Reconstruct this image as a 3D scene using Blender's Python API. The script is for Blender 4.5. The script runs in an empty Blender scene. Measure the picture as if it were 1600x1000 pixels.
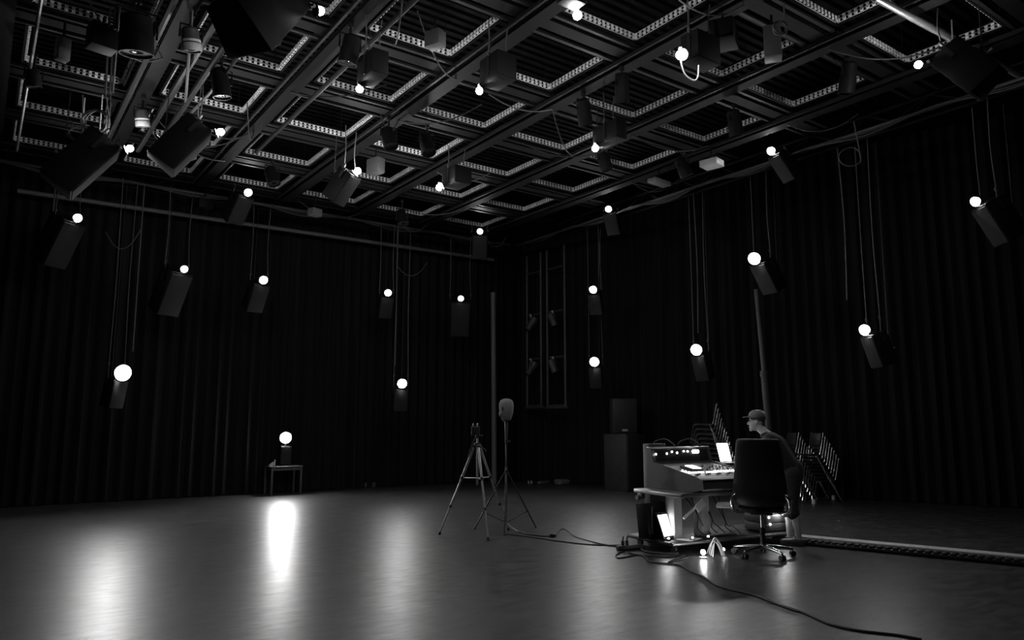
import bpy, bmesh, math, random
from mathutils import Vector, Matrix
random.seed(7)
C = bpy.context.scene.collection
PI = math.pi
H = 1.6                                   # camera height

# ------------------------------------------------------------------ camera
FPX, PITCH, AZ = 1158.0, math.radians(8.0), math.radians(54.2)
hd = Vector((math.cos(AZ), math.sin(AZ), 0)); UPV = Vector((0, 0, 1))
FW = hd * math.cos(PITCH) + UPV * math.sin(PITCH)
RT = Vector((math.sin(AZ), -math.cos(AZ), 0))
UP = RT.cross(FW)
cam_d = bpy.data.cameras.new('camera'); cam = bpy.data.objects.new('camera', cam_d); C.objects.link(cam)
cam_d.sensor_width = 36.0; cam_d.lens = FPX / 1600 * 36
cam_d.clip_start = 0.05; cam_d.clip_end = 200
M = Matrix((RT, UP, -FW)).transposed().to_4x4(); M.translation = Vector((0, 0, H))
cam.matrix_world = M
sc = bpy.context.scene; sc.camera = cam
sc.view_settings.view_transform = 'Standard'; sc.view_settings.look = 'None'
sc.view_settings.gamma = 1.0; sc.view_settings.use_curve_mapping = False
sc.view_settings.exposure = 0.0

def ray(x, y): return FW + RT * ((x - 800) / FPX) + UP * ((500 - y) / FPX)
def at(x, y, ax, val):
    d = ray(x, y); o = Vector((0, 0, H)); return o + d * ((val - o[ax]) / d[ax])
def fl(x, y, z=0.0): return at(x, y, 2, z)
def proj(p):
    d = Vector(p) - Vector((0, 0, H)); w = d.dot(FW)
    if w <= 0.05: return (-9999, -9999)
    return (800 + d.dot(RT) / w * FPX, 500 - d.dot(UP) / w * FPX)

# ------------------------------------------------------------------ materials
def mat(name, v, rough=0.5, metal=0.0, noise=0.0, scale=8.0, bump=0.0, stretch=(1, 1, 1), spec=0.5):
    m = bpy.data.materials.new(name); m.use_nodes = True
    nt = m.node_tree; b = nt.nodes['Principled BSDF']
    b.inputs['Base Color'].default_value = (v, v, v, 1)
    b.inputs['Roughness'].default_value = rough; b.inputs['Metallic'].default_value = metal
    b.inputs['Specular IOR Level'].default_value = spec
    if noise > 0 or bump > 0:
        tc = nt.nodes.new('ShaderNodeTexCoord'); mp = nt.nodes.new('ShaderNodeMapping')
        mp.inputs['Scale'].default_value = stretch
        n = nt.nodes.new('ShaderNodeTexNoise'); n.inputs['Scale'].default_value = scale; n.inputs['Detail'].default_value = 5
        nt.links.new(tc.outputs['Object'], mp.inputs['Vector']); nt.links.new(mp.outputs['Vector'], n.inputs['Vector'])
        if noise > 0:
            r = nt.nodes.new('ShaderNodeMapRange')
            r.inputs['From Min'].default_value = 0.25; r.inputs['From Max'].default_value = 0.75
            r.inputs['To Min'].default_value = v * (1 - noise); r.inputs['To Max'].default_value = v * (1 + noise)
            nt.links.new(n.outputs['Fac'], r.inputs['Value']); nt.links.new(r.outputs['Result'], b.inputs['Base Color'])
        if bump > 0:
            bp = nt.nodes.new('ShaderNodeBump'); bp.inputs['Strength'].default_value = bump; bp.inputs['Distance'].default_value = 0.01
            nt.links.new(n.outputs['Fac'], bp.inputs['Height']); nt.links.new(bp.outputs['Normal'], b.inputs['Normal'])
    return m
def emit(name, s, v=1.0):
    m = bpy.data.materials.new(name); m.use_nodes = True; nt = m.node_tree
    b = nt.nodes['Principled BSDF']; b.inputs['Base Color'].default_value = (.8, .8, .8, 1)
    b.inputs['Emission Color'].default_value = (v, v, v, 1); b.inputs['Emission Strength'].default_value = s
    return m

def floor_material():
    m = bpy.data.materials.new('grey_floorboards'); m.use_nodes = True; nt = m.node_tree
    b = nt.nodes['Principled BSDF']; N = nt.nodes.new; L = nt.links.new
    tc = N('ShaderNodeTexCoord'); mp = N('ShaderNodeMapping'); mp.inputs['Rotation'].default_value = (0, 0, math.radians(36))
    mp.inputs['Scale'].default_value = (.55, 1.5, 1); L(tc.outputs['Object'], mp.inputs['Vector'])
    def noise(sc_, det):
        n = N('ShaderNodeTexNoise'); n.inputs['Scale'].default_value = sc_; n.inputs['Detail'].default_value = det; n.inputs['Roughness'].default_value = .6
        L(mp.outputs['Vector'], n.inputs['Vector']); return n
    def rng(n, a, c):
        r = N('ShaderNodeMapRange'); r.inputs['From Min'].default_value = .3; r.inputs['From Max'].default_value = .7
        r.inputs['To Min'].default_value = a; r.inputs['To Max'].default_value = c; L(n.outputs['Fac'], r.inputs['Value']); return r
    n1 = noise(8.0, 10); n2 = noise(.9, 4)
    r1 = rng(n1, .018, .082); r2 = rng(n2, .85, 1.15)
    mu = N('ShaderNodeMath'); mu.operation = 'MULTIPLY'; L(r1.outputs['Result'], mu.inputs[0]); L(r2.outputs['Result'], mu.inputs[1])
    L(mu.outputs[0], b.inputs['Base Color'])
    n3 = noise(9.0, 9); r3 = rng(n3, .32, .40); L(r3.outputs['Result'], b.inputs['Roughness'])
    bp = N('ShaderNodeBump'); bp.inputs['Strength'].default_value = .3; bp.inputs['Distance'].default_value = .01
    L(n1.outputs['Fac'], bp.inputs['Height']); L(bp.outputs['Normal'], b.inputs['Normal'])
    b.inputs['Specular IOR Level'].default_value = .5
    return m

MT = dict(
    floor=floor_material(),
    wall=mat('black_wall', .005, .9, noise=.2),
    curtain=mat('black_velvet', .019, .95, noise=.35, scale=3, stretch=(3, 3, .1), spec=.03),
    slat=mat('black_slats', .0045, .75, noise=.3, spec=.12),
    beam=mat('dark_steel', .0075, .6, noise=.25, scale=4, spec=.15),
    rail=mat('grey_steel', .014, .5, noise=.25, scale=6, spec=.25),
    slot=mat('galvanised_slots', .95, .2, metal=.0, spec=1.0, noise=.15, scale=12),
    spk=mat('black_paint', .007, .6, noise=.2, scale=20, bump=.05, spec=.18),
    grille=mat('black_grille', .030, .7, noise=.3, scale=120, bump=.2, spec=.2),
    cab=mat('worn_black_cabinet', .035, .6, noise=.25, scale=10, spec=.3),
    chrome=mat('chrome', .75, .2, metal=1.0, noise=.05),
    alu=mat('brushed_aluminium', .5, .35, metal=.8, noise=.12, scale=30, stretch=(1, 1, .1)),
    steel=mat('worn_steel', .28, .4, metal=.7, noise=.2, scale=20),
    cable=mat('black_rubber', .02, .5, noise=.2, scale=30),
    rope=mat('grey_cable', .085, .6, noise=.2, scale=30),
    pale=mat('pale_plastic', .55, .45, noise=.12, scale=15),
    white=mat('white_plastic', .75, .4, noise=.06, scale=15),
    leather=mat('black_leather', .014, .5, noise=.3, scale=30, bump=.25),
    plastic=mat('black_plastic', .022, .45, noise=.2, scale=25),
    grey=mat('mid_grey_paint', .16, .45, noise=.12, scale=20),
    lightgrey=mat('light_grey_paint', .38, .5, noise=.06, scale=20),
    panel=mat('dark_grey_panel', .07, .45, noise=.2, scale=30),
    foam=mat('grey_felt', .22, .9, noise=.18, scale=40, bump=.35),
    skin=mat('skin', .58, .5, noise=.08, scale=30),
    shirt=mat('dark_cotton', .03, .9, noise=.3, scale=40, bump=.3),
    shorts=mat('grey_cotton', .045, .9, noise=.3, scale=40, bump=.3),
    hair=mat('hair', .06, .6, noise=.5, scale=60, stretch=(1, 1, .15), bump=.4),
    wood=mat('dark_wood', .09, .5, noise=.35, scale=6, stretch=(1, 8, 8)),
    ramp=mat('light_strip', .6, .5, noise=.12, scale=20),
    paper=mat('white_paper', .8, .7, noise=.04),
    lens=mat('dark_lens', .01, .08, spec=.8),
    dot=emit('lit_led', 14.0), screen=emit('lit_screen', 8.0), glowkey=emit('lit_key', 5.0), strip=emit('lamp_strip', 60.0),
)

# ------------------------------------------------------------------ mesh builder
class MB:
    def __init__(s): s.bm = bmesh.new()
    def _x(s, vs, m):
        if m is not None: bmesh.ops.transform(s.bm, matrix=m, verts=vs)
    def box(s, c, d, rot=None, bev=0.0):
        r = bmesh.ops.create_cube(s.bm, size=1.0); vs = r['verts']
        bmesh.ops.scale(s.bm, vec=Vector(d), verts=vs)
        if bev > 0:
            es = list({e for v in vs for e in v.link_edges})
            q = bmesh.ops.bevel(s.bm, geom=es, offset=bev, segments=2, affect='EDGES', profile=.5)
            vs = list({v for f in q['faces'] for v in f.verts} | {v for v in vs if v.is_valid})
            # every vertex of this island
            seen = set(vs); st = list(vs)
            while st:
                v = st.pop()
                for e in v.link_edges:
                    o = e.other_vert(v)
                    if o not in seen: seen.add(o); st.append(o)
            vs = list(seen)
        m = Matrix.Translation(Vector(c)) @ (rot.to_4x4() if rot is not None else Matrix())
        s._x(vs, m); return s
    def tube(s, pts, r, n=8, cap=True):
        pts = [Vector(p) for p in pts]
        rs = r if isinstance(r, (list, tuple)) else [r] * len(pts)
        rings = []; a = None
        for i, p in enumerate(pts):
            t = (pts[min(i + 1, len(pts) - 1)] - pts[max(i - 1, 0)])
            t = t.normalized() if t.length > 1e-9 else Vector((0, 0, 1))
            if a is None: a = t.orthogonal().normalized()
            else:
                a = a - t * a.dot(t)
                a = a.normalized() if a.length > 1e-6 else t.orthogonal().normalized()
            b = t.cross(a)
            rings.append([s.bm.verts.new(p + (a * math.cos(2 * PI * k / n) + b * math.sin(2 * PI * k / n)) * rs[i]) for k in range(n)])
        for q, w in zip(rings, rings[1:]):
            for k in range(n): s.bm.faces.new((q[k], q[(k + 1) % n], w[(k + 1) % n], w[k]))
        if cap:
            s.bm.faces.new(rings[0][::-1]); s.bm.faces.new(rings[-1])
        return s
    def cyl(s, a, b, r, n=16, r2=None): return s.tube([a, b], [r, r if r2 is None else r2], n)
    def lathe(s, prof, n=24, m=None):                     # prof: (radius, z)
        vs0 = []
        rings = []
        for r, z in prof:
            ring = [s.bm.verts.new((r * math.cos(2 * PI * k / n), r * math.sin(2 * PI * k / n), z)) for k in range(n)]
            rings.append(ring); vs0 += ring
        for q, w in zip(rings, rings[1:]):
            for k in range(n): s.bm.faces.new((q[k], q[(k + 1) % n], w[(k + 1) % n], w[k]))
        s.bm.faces.new(rings[0][::-1]); s.bm.faces.new(rings[-1])
        s._x(vs0, m); return s
    def ball(s, c, r, u=16, v=10, m=None):
        q = bmesh.ops.create_uvsphere(s.bm, u_segments=u, v_segments=v, radius=1.0); vs = q['verts']
        rr = r if isinstance(r, (tuple, list)) else (r, r, r)
        bmesh.ops.scale(s.bm, vec=Vector(rr), verts=vs)
        s._x(vs, Matrix.Translation(Vector(c)) @ (m.to_4x4() if m is not None else Matrix())); return s
    def cap(s, a, b, ra, rb, n=14):                       # tapered capsule
        a = Vector(a); b = Vector(b); t = (b - a).normalized() if (b - a).length > 1e-6 else Vector((0, 0, 1))
        pts = []; rs = []
        for k in range(5):
            q = PI / 2 * (1 - k / 4); pts.append(a - t * ra * math.sin(q)); rs.append(max(ra * math.cos(q), ra * .05))
        for k in range(5):
            q = PI / 2 * k / 4; pts.append(b + t * rb * math.sin(q)); rs.append(max(rb * math.cos(q), rb * .05))
        return s.tube(pts, rs, n)
    def prism(s, poly, vec):                              # polygon (3-D points) extruded along vec
        a = [s.bm.verts.new(Vector(p)) for p in poly]; b = [s.bm.verts.new(Vector(p) + Vector(vec)) for p in poly]
        s.bm.faces.new(a[::-1]); s.bm.faces.new(b)
        k = len(a)
        for i in range(k): s.bm.faces.new((a[i], a[(i + 1) % k], b[(i + 1) % k], b[i]))
        return s
    def build(s, name, m, parent=None, smooth=True):
        bmesh.ops.recalc_face_normals(s.bm, faces=s.bm.faces[:])
        me = bpy.data.meshes.new(name); s.bm.to_mesh(me); s.bm.free()
        me.materials.append(MT[m] if isinstance(m, str) else m)
        if smooth:
            me.polygons.foreach_set('use_smooth', [True] * len(me.polygons))
            try: me.set_sharp_from_angle(angle=math.radians(40))
            except Exception: pass
        o = bpy.data.objects.new(name, me); C.objects.link(o)
        if parent is not None: o.parent = parent
        else:                                             # origin at the base of the thing
            vs = [v.co for v in me.vertices]
            mn = [min(v[i] for v in vs) for i in range(3)]; mx = [max(v[i] for v in vs) for i in range(3)]
            c = Vector(((mn[0] + mx[0]) / 2, (mn[1] + mx[1]) / 2, mn[2]))
            me.transform(Matrix.Translation(-c)); o.location = c
        return o

def tag(o, label, cat, group=None, kind=None):
    if kind: o['kind'] = kind
    if label: o['label'] = label
    if cat: o['category'] = cat
    if group: o['group'] = group
    return o
def thing(name, label, cat, loc=(0, 0, 0), rz=0.0, group=None, mat4=None):
    o = bpy.data.objects.new(name, None); C.objects.link(o); o.empty_display_size = .1
    if mat4 is not None: o.matrix_world = mat4
    else: o.location = loc; o.rotation_euler = (0, 0, rz)
    return tag(o, label, cat, group)
def dup(root, loc=None, rz=None, label=None, group=None, mat4=None):
    r = root.copy(); C.objects.link(r)
    if mat4 is not None: r.matrix_world = mat4
    else:
        if loc is not None: r.location = loc
        if rz is not None: r.rotation_euler = (0, 0, rz)
    if label: r['label'] = label
    if group: r['group'] = group
    for ch in list(root.children):
        c = ch.copy(); C.objects.link(c); c.parent = r
        for g in list(ch.children):
            d = g.copy(); C.objects.link(d); d.parent = c
    return r
def spline(pts, k=6):
    pts = [Vector(p) for p in pts]; out = []
    for i in range(len(pts) - 1):
        p0 = pts[max(i - 1, 0)]; p1 = pts[i]; p2 = pts[i + 1]; p3 = pts[min(i + 2, len(pts) - 1)]
        for j in range(k):
            t = j / k
            out.append(.5 * ((2 * p1) + (p2 - p0) * t + (2 * p0 - 5 * p1 + 4 * p2 - p3) * t * t + (3 * p1 - p0 - 3 * p2 + p3) * t ** 3))
    return out + [pts[-1]]
def rotz(a): return Matrix.Rotation(a, 3, 'Z')
ORD = ['first', 'second', 'third', 'fourth', 'fifth', 'sixth', 'seventh', 'eighth', 'ninth', 'tenth', 'eleventh', 'twelfth', 'thirteenth']

# ------------------------------------------------------------------ setting
X0, X1, Y0, Y1, ZC = -7.0, 19.0, -6.0, 19.0, 7.9
def struct(o): o['kind'] = 'structure'; return o
struct(MB().box(((X0 + X1) / 2, (Y0 + Y1) / 2, -.1), (X1 - X0, Y1 - Y0, .2)).build('floor', 'floor'))
struct(MB().box((X0 - .1, (Y0 + Y1) / 2, ZC / 2 + .05), (.2, Y1 - Y0 + .4, ZC + .3)).build('wall_left', 'wall'))
struct(MB().box((X1 + .1, (Y0 + Y1) / 2, ZC / 2 + .05), (.2, Y1 - Y0 + .4, ZC + .3)).build('wall_right', 'wall'))
struct(MB().box(((X0 + X1) / 2, Y1 + .1, ZC / 2 + .05), (X1 - X0, .2, ZC + .3)).build('wall_far', 'wall'))
struct(MB().box(((X0 + X1) / 2, Y0 - .1, ZC / 2 + .05), (X1 - X0, .2, ZC + .3)).build('wall_near', 'wall'))
cb = MB().box(((X0 + X1) / 2, (Y0 + Y1) / 2, ZC + .1), (X1 - X0, Y1 - Y0, .2))
y = 0.2
while y < 17.6:                                            # slatted acoustic ceiling
    cb.box((4.5, y, 7.46), (17, .085, .04)); y += .17
for x in (-3.5, 0.6, 4.7, 8.8, 12.9): cb.box((x, 9, 7.53), (.06, 18, .1))
for x in (-3.5, 0.6, 4.7, 8.8, 12.9):
    for yy in (1, 6, 11, 16): cb.box((x, yy, 7.74), (.02, .02, .34))
struct(cb.build('ceiling', 'slat', smooth=False))

# curtains: heavy folds, thickness from two skins
def curtain(path, z0, z1, label, amp=.055, wl=.26):
    pts = []; P = [Vector((p[0], p[1], 0)) for p in path]
    L = 0
    for a, b in zip(P, P[1:]):
        d = b - a; n = max(2, int(d.length / .045)); nrm = Vector((-d.y, d.x, 0)).normalized()
        for i in range(n):
            s = L + d.length * i / n
            w = math.sin(2 * PI * s / wl + 1.3 * math.sin(s * 1.7)) * amp + math.sin(2 * PI * s / (wl * 2.7) + 1) * amp * .5
            pts.append((a + d * (i / n), nrm, w))
        L += d.length
    b = MB(); zs = [z0 + (z1 - z0) * t for t in (0, .05, .3, .65, 1)]
    f = []; k = []
    for p, n, w in pts:
        f.append([b.bm.verts.new(p + n * w * (1.1 - .35 * (z - z0) / (z1 - z0)) + UPV * z) for z in zs])
        k.append([b.bm.verts.new(p + n * (w * (1.1 - .35 * (z - z0) / (z1 - z0)) + .012) + UPV * z) for z in zs])
    for G, flip in ((f, 1), (k, 0)):
        for q, w in zip(G, G[1:]):
            for j in range(len(zs) - 1):
                F = (q[j], w[j], w[j + 1], q[j + 1]); b.bm.faces.new(F if flip else F[::-1])
    for q, w, q2, w2 in zip(f, f[1:], k, k[1:]):
        b.bm.faces.new((q[0], q2[0], w2[0], w[0])); b.bm.faces.new((q[-1], w[-1], w2[-1], q2[-1]))
    return tag(b.build('stage_curtain', 'curtain'), label, 'curtain')
curtain([(-6.4, 17.75), (12.5, 17.75)], .015, 7.85, 'long black pleated curtain along the far left side of the hall')
curtain([(12.75, 17.7), (13.95, 13.9), (15.45, 9.3), (16.5, 5.9), (18.0, 1.6)], .015, 7.85, 'black pleated curtain along the right side behind the stacked chairs')
struct(MB().box((12.35, 17.25, 3.4), (.26, .26, 6.8), bev=.01).build('trim_1', 'beam'))
p = at(773, 520, 1, 16.9)
tag(MB().cyl((p.x, 16.9, 0), (p.x - .06, 16.9, 5.25), .07).build('pole', 'grey'), 'tall thin grey pole standing in the far corner of the curtains', 'pole')
# leaning tall pole behind the desk
p = at(1197, 640, 0, 13.6)
pb = MB().cyl((13.6, p.y - .1, 0), (13.6, p.y, 2.6), .075, 12).cyl((13.6, p.y, 2.6), (13.6, p.y, 2.72), .09, 12).cyl((13.6, p.y, 2.72), (13.6, p.y + .1, 4.5), .055, 12).cyl((13.6, p.y - .1, 0), (13.6, p.y - .1, .04), .28, 20)
tag(pb.build('telescopic_pole', 'panel'), 'tall telescopic pole rising behind the person at the desk', 'pole')

# ------------------------------------------------------------------ ceiling grid
HC = 5.1; ZG = H + HC
XR = {i: HC * (.275 + .3515 * i) for i in range(-3, 6)}
YR = {j: HC * (.935 + .358 * j) for j in range(-3, 7)}
OP = 1.2
def slotted_panel():
    b = MB(); L = OP
    for z in (.003, .049, .094): b.box((0, .010, z), (L, .006, .005))
    n = int(L / .078)
    for k in range(n + 1):
        x = -L / 2 + .02 + (L - .04) * k / n
        b.box((x, -.004, .0265), (.043, .022, .038), bev=.007)
        b.box((x, -.002, .072), (.043, .018, .036), bev=.007)
    return b
first = None; nfr = 0
for j in range(6, -4, -1):
    for i in range(5, -4, -1):
        cx, cy = XR[i] - OP / 2, YR[j] - OP / 2
        vis = False
        for dx in (-.6, 0, .6):
            for dy in (-.6, 0, .6):
                q = proj((cx + dx, cy + dy, ZG))
                if -20 < q[0] < 1620 and -20 < q[1] < 1020: vis = True
        if not vis: continue
        lab = 'slotted steel ceiling frame, %s row from far truss, %s from right truss' % (ORD[6 - j], ORD[5 - i])
        if first is None:
            first = thing('ceiling_frame', lab, 'ceiling frame', (cx, cy, ZG), 0, 'slotted square ceiling frames')
            pn = slotted_panel().build('slotted_panel', 'slot', first, smooth=False)
            fb = MB()
            for (x, y, w, d) in ((0, OP / 2 + .03, OP + .1, .03), (0, -OP / 2 - .03, OP + .1, .03), (OP / 2 + .045, 0, .03, OP), (-OP / 2 - .045, 0, .03, OP)): fb.box((x, y, .055), (w, d, .15))
            fb.build('backing_frame', 'beam', first, smooth=False)
            pn.location = (0, OP / 2, 0)
            for (dx, dy, a) in ((OP / 2 + .012, 0, -PI / 2), (0, -OP / 2, PI), (-OP / 2 - .012, 0, PI / 2)):
                c = pn.copy(); C.objects.link(c); c.parent = first; c.location = (dx, dy, 0); c.rotation_euler = (0, 0, a)
            hg = MB()
            for sx in (-1, 1):
                for sy in (-1, 1): hg.cyl((sx * .55, sy * .62, .15), (sx * .55, sy * .62, .8), .006, 6)
            hg.build('hanger_rods', 'rail', first)
        else: dup(first, (cx, cy, ZG), 0, lab)
        nfr += 1
xe, ye = 11.45, 16.1
def ibeam(axis, c, a0, a1, z):
    b = MB(); L = a1 - a0; m = (a0 + a1) / 2
    def bx(off, w, zz, h):
        if axis == 0: b.box((m, c + off, zz), (L, w, h))
        else: b.box((c + off, m, zz), (w, L, h))
    bx(0, .2, z + .006, .012); bx(0, .012, z + .037, .05); bx(0, .2, z + .068, .012)
    return b
for n, j in enumerate(range(6, -4, -1)):
    yc = YR[j] + .31
    t = thing('ceiling_beam', 'dark steel ceiling beam running left to right, %s from the far curtain' % ORD[n], 'beam', (0, 0, 0), 0, 'ceiling beams')
    ibeam(0, yc, -3.5, xe, 6.648).build('flanged_beam', 'beam', t, False)
    for s in (-1, 1): MB().box((4, yc + s * .21, 6.655), (15, .05, .03)).build('side_rail', 'rail', t, False)
for n, i in enumerate(range(5, -4, -1)):
    xc = XR[i] + .31
    t = thing('ceiling_beam', 'dark steel ceiling beam running away from camera, %s from the right truss' % ORD[n], 'beam', (0, 0, 0), 0, 'ceiling beams')
    ibeam(1, xc, -1.0, ye, 6.565).build('flanged_beam', 'beam', t, False)
    MB().box((xc - .19, 7.5, 6.60), (.035, 17, .05)).build('side_rail', 'rail', t, False)

# perimeter trusses (two chords with diagonals) and their cable bundles
def truss(a, b, label, clab):
    a = Vector(a); b = Vector(b); d = (b - a); L = d.length; e = d.normalized(); n = Vector((-e.y, e.x, 0))
    t = thing('lighting_truss', label, 'truss', (0, 0, 0))
    MB().cyl(a, b, .03, 8).build('chord', 'panel', t)
    MB().cyl(a + n * .3, b + n * .3, .03, 8).build('chord', 'beam', t)
    MB().cyl(a + n * .15 + UPV * .3, b + n * .15 + UPV * .3, .03, 8).build('chord', 'beam', t)
    k = int(L / 1.0); br = MB()
    for i in range(k):
        p = a + e * (L * i / k); q = a + e * (L * (i + .5) / k); r = a + e * (L * (i + 1) / k)
        for o in (n * 0, n * .3):
            br.cyl(p + o, q + n * .15 + UPV * .3, .01, 5); br.cyl(q + n * .15 + UPV * .3, r + o, .01, 5)
    br.build('bracing', 'beam', t)
    for c in range(4):
        pts = []; m = int(L / 1.1)
        off = -n * (.03 + .035 * c)
        for i in range(m + 1):
            pts.append(a + e * (L * i / m) + off + UPV * (.02 - (.05 + .09 * random.random()) * (i % 2) - .02 * c))
        tag(MB().tube(spline(pts, 5), .011 + .004 * (c % 2), 6).build('cable', 'rope' if c == 1 else 'cable'),
            '%s cable sagging along the %s, %s from the truss' % ('grey' if c == 1 else 'black', clab, ORD[c]), 'cable', 'cables along the ' + clab)
truss((-2.5, 16.25, 6.42), (11.6, 16.25, 6.5), 'long triangular truss along the far edge of the ceiling grid', 'far truss')
truss((11.76, 16.0, 6.46), (11.76, -0.5, 6.5), 'long triangular truss along the right edge of the ceiling grid', 'right truss')
t = thing('curtain_batten', 'straight horizontal pipe in front of the far curtain', 'pipe', (0, 0, 0))
MB().cyl((.35, 17.2, 6.17), (11.75, 17.2, 6.27), .045, 10).build('pipe', 'grey', t)
for x in (2.2, 5.2, 8.4, 10.9): MB().cyl((x, 17.2, 6.2), (x, 17.2, 7.9), .01, 6).build('hanger', 'beam', t)

# pipes running away from the camera at the left, and the bright one at the right
def ypipe(px, py, z, y0, y1, r, m, label):
    x = at(px, py, 2, z).x
    return tag(MB().cyl((x, y0, z), (x, y1, z), r, 8).build('lighting_batten', m), label, 'pipe', 'pipes under the ceiling grid')
ypipe(48, 100, 6.3, 3, 15, .022, 'alu', 'thin bright pipe at the far left edge under the ceiling')
ypipe(300, 95, 6.38, 2, 14, .05, 'rail', 'thick grey pipe beside the pale drum fixture at upper left')
ypipe(335, 95, 6.36, 2, 13, .045, 'rail', 'grey pipe wrapped in cables at upper left of the ceiling')
ypipe(222, 105, 6.34, 2, 15, .045, 'rail', 'grey pipe left of the pale drum fixtures under ceiling')
ypipe(575, 70, 6.42, 2, 13, .035, 'rail', 'grey pipe left of the big slotted frame at top')
a = at(1368, -4, 2, 6.45); b = at(1592, 117, 2, 6.4)
tag(MB().cyl(a, b, .045, 12).build('lighting_batten', 'alu'), 'bright steel pipe crossing the upper right corner', 'pipe')

# ------------------------------------------------------------------ loudspeakers with lamps
AIM = Vector((6.2, 9.3, 1.0))
bulbm = {}
def bulb_mat(s):
    k = round(s)
    if k not in bulbm: bulbm[k] = emit('lit_bulb_%d' % k, s)
    return bulbm[k]
def spk_body(t, w, h, d):
    b = MB()                                              # trapezoid cabinet, narrower at the back
    pf = [(-w / 2, -d / 2, 0), (w / 2, -d / 2, 0), (w * .36, d / 2, 0), (-w * .36, d / 2, 0)]
    b.prism([(x, y, -h / 2) for x, y, z in pf], (0, 0, h))
    es = list(b.bm.edges); bmesh.ops.bevel(b.bm, geom=es, offset=.008, segments=2, affect='EDGES', profile=.5)
    b.build('cabinet', 'spk', t)
    MB().box((0, -d / 2 - .008, -.01), (w * .93, .02, h * .93), bev=.006).build('grille', 'grille', t)
    br = MB(); z = h / 2 + .015                           # hanging bracket
    br.box((0, 0, z), (w * 1.04, .05, .012)); br.box((-w * .53, 0, h * .36), (.01, .05, h * .3)); br.box((w * .53, 0, h * .36), (.01, .05, h * .3))
    br.build('bracket', 'rail', t)
    MB().box((w * .12, d / 2 + .004, -h * .2), (w * .3, .012, h * .35)).build('connector_panel', 'panel', t)
    MB().cyl((w * .1, d / 2, -h * .1), (w * .1, d / 2 + .09, -h * .1), .02, 10).build('cable_plug', 'alu', t)
S = (.32, .56, .32); B = (.50, .95, .48); MM = (.38, .66, .38)
LAIM = Vector((4.0, 6.0, 1.0))
SPK = [  # px, py, axis, value, size (or the three lower corners of an upright box), lamp radius, strength, phrase, height of its hanger
 (500, 17, 2, 5.75, B, .045, 1.0, 'nearest the camera, left of the big slotted frame', 6.56),
 (902, 24, 2, 5.75, ((899, 17), (866, 5), (915, 3), .32), .045, 1.0, 'at the top edge, just right of centre', 6.56),
 (562, 139, 2, 5.75, ((557, 131), (580, 140), (580, 109), .30), .045, 1.0, 'under the grid left of the middle pipe', 6.56),
 (749, 142, 2, 5.8, ((749, 133), (778, 143), (774, 113), .32), .045, 1.0, 'under the grid, topmost near the picture centre', 6.56),
 (1063, 86, 2, 5.75, ((1064, 99), (1103, 112), (1082, 81), .33), .05, 1.0, 'with a pale cord looping down, upper right', 6.56),
 (1435, 101, 2, 5.85, MM, .045, 1.0, 'beside the pale metal plate at upper right', 6.45),
 (345, 206, 2, 5.75, (.42, .8, .42), .05, 1.0, 'tilted under the grid at left beside the thick pipe', 6.56),
 (203, 232, 2, 5.55, B, .05, 1.0, 'below the tangled cable coils at left', 6.45),
 (930, 232, 2, 5.8, ((926, 228), (942, 233), (963, 211), .28), .05, 1.0, 'under the grid, right of centre', 6.56),
 (559, 267, 2, 5.8, S, .055, 1.0, 'low under the grid left of centre', 6.56),
 (686, 293, 2, 5.85, ((690, 292), (715, 298), (708, 281), .3), .055, 1.0, 'small, under the grid just left of centre', 6.56),
 (387, 300, 1, 15.3, MM, 0.055, 1.0, 'tight under the far truss at left', 6.55),
 (750, 361, 1, 15.0, MM, 0.05, 1.0, 'in the far corner under both trusses', 6.55),
 (951, 326, 0, 11.5, S, 0.05, 1.40, 'tilted at the right truss near the corner', 6.55),
 (1206, 235, 0, 11.4, S, 0.052, 1.40, 'tilted at the right truss, middle of its length', 6.55),
 (120, 340, 1, 15.9, B, 0.055, 1.0, 'tilted, highest at the far left below the pipe', 6.45),
 (287, 420, 1, 16.0, B, 0.05, 1.0, 'big, hung before the left curtain on three cables', 6.45),
 (411, 437, 1, 16.0, MM, 0.06, 1.2, 'small, hung mid height before the left curtain', 6.45),
 (606, 457, 1, 16.0, S, 0.056, 1.2, 'hung above the bright lamp, left curtain middle', 6.45),
 (720, 466, 1, 15.9, B, 0.05, 1.0, 'big, hung left of the corner pole', 6.45),
 (190, 582, 1, 16.0, S, .10, 3.4, 'hung low before the left curtain, brightest lamp', 6.45),
 (628, 599, 1, 16.0, S, .072, 3.0, 'hung low before the left curtain, above the tripod side', 6.45),
 (927, 452, 0, 12.0, S, 0.06, 1.68, 'right of the ladder frames, upper of two', 6.5),
 (929, 565, 0, 12.35, S, .075, 2.66, 'right of the ladder frames, lower of two', 6.5),
 (1180, 403, 0, 12.0, MM, .078, 2.38, 'high on chains above the person', 6.5),
 (1089, 546, 0, 12.0, S, .075, 2.24, 'hung low on two cables above the mixing desk', 6.5),
 (1353, 515, 0, 12.0, S, 0.062, 1.68, 'hung on two long cables right of the person', 6.5),
 (1526, 314, 0, 12.0, MM, 0.05, 1.40, 'at the far right edge of the picture', 6.5),
]
SPIN = {345: 10, 203: 22, 1435: -22}
E0 = 160.0; CEIL = 2.35
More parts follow.
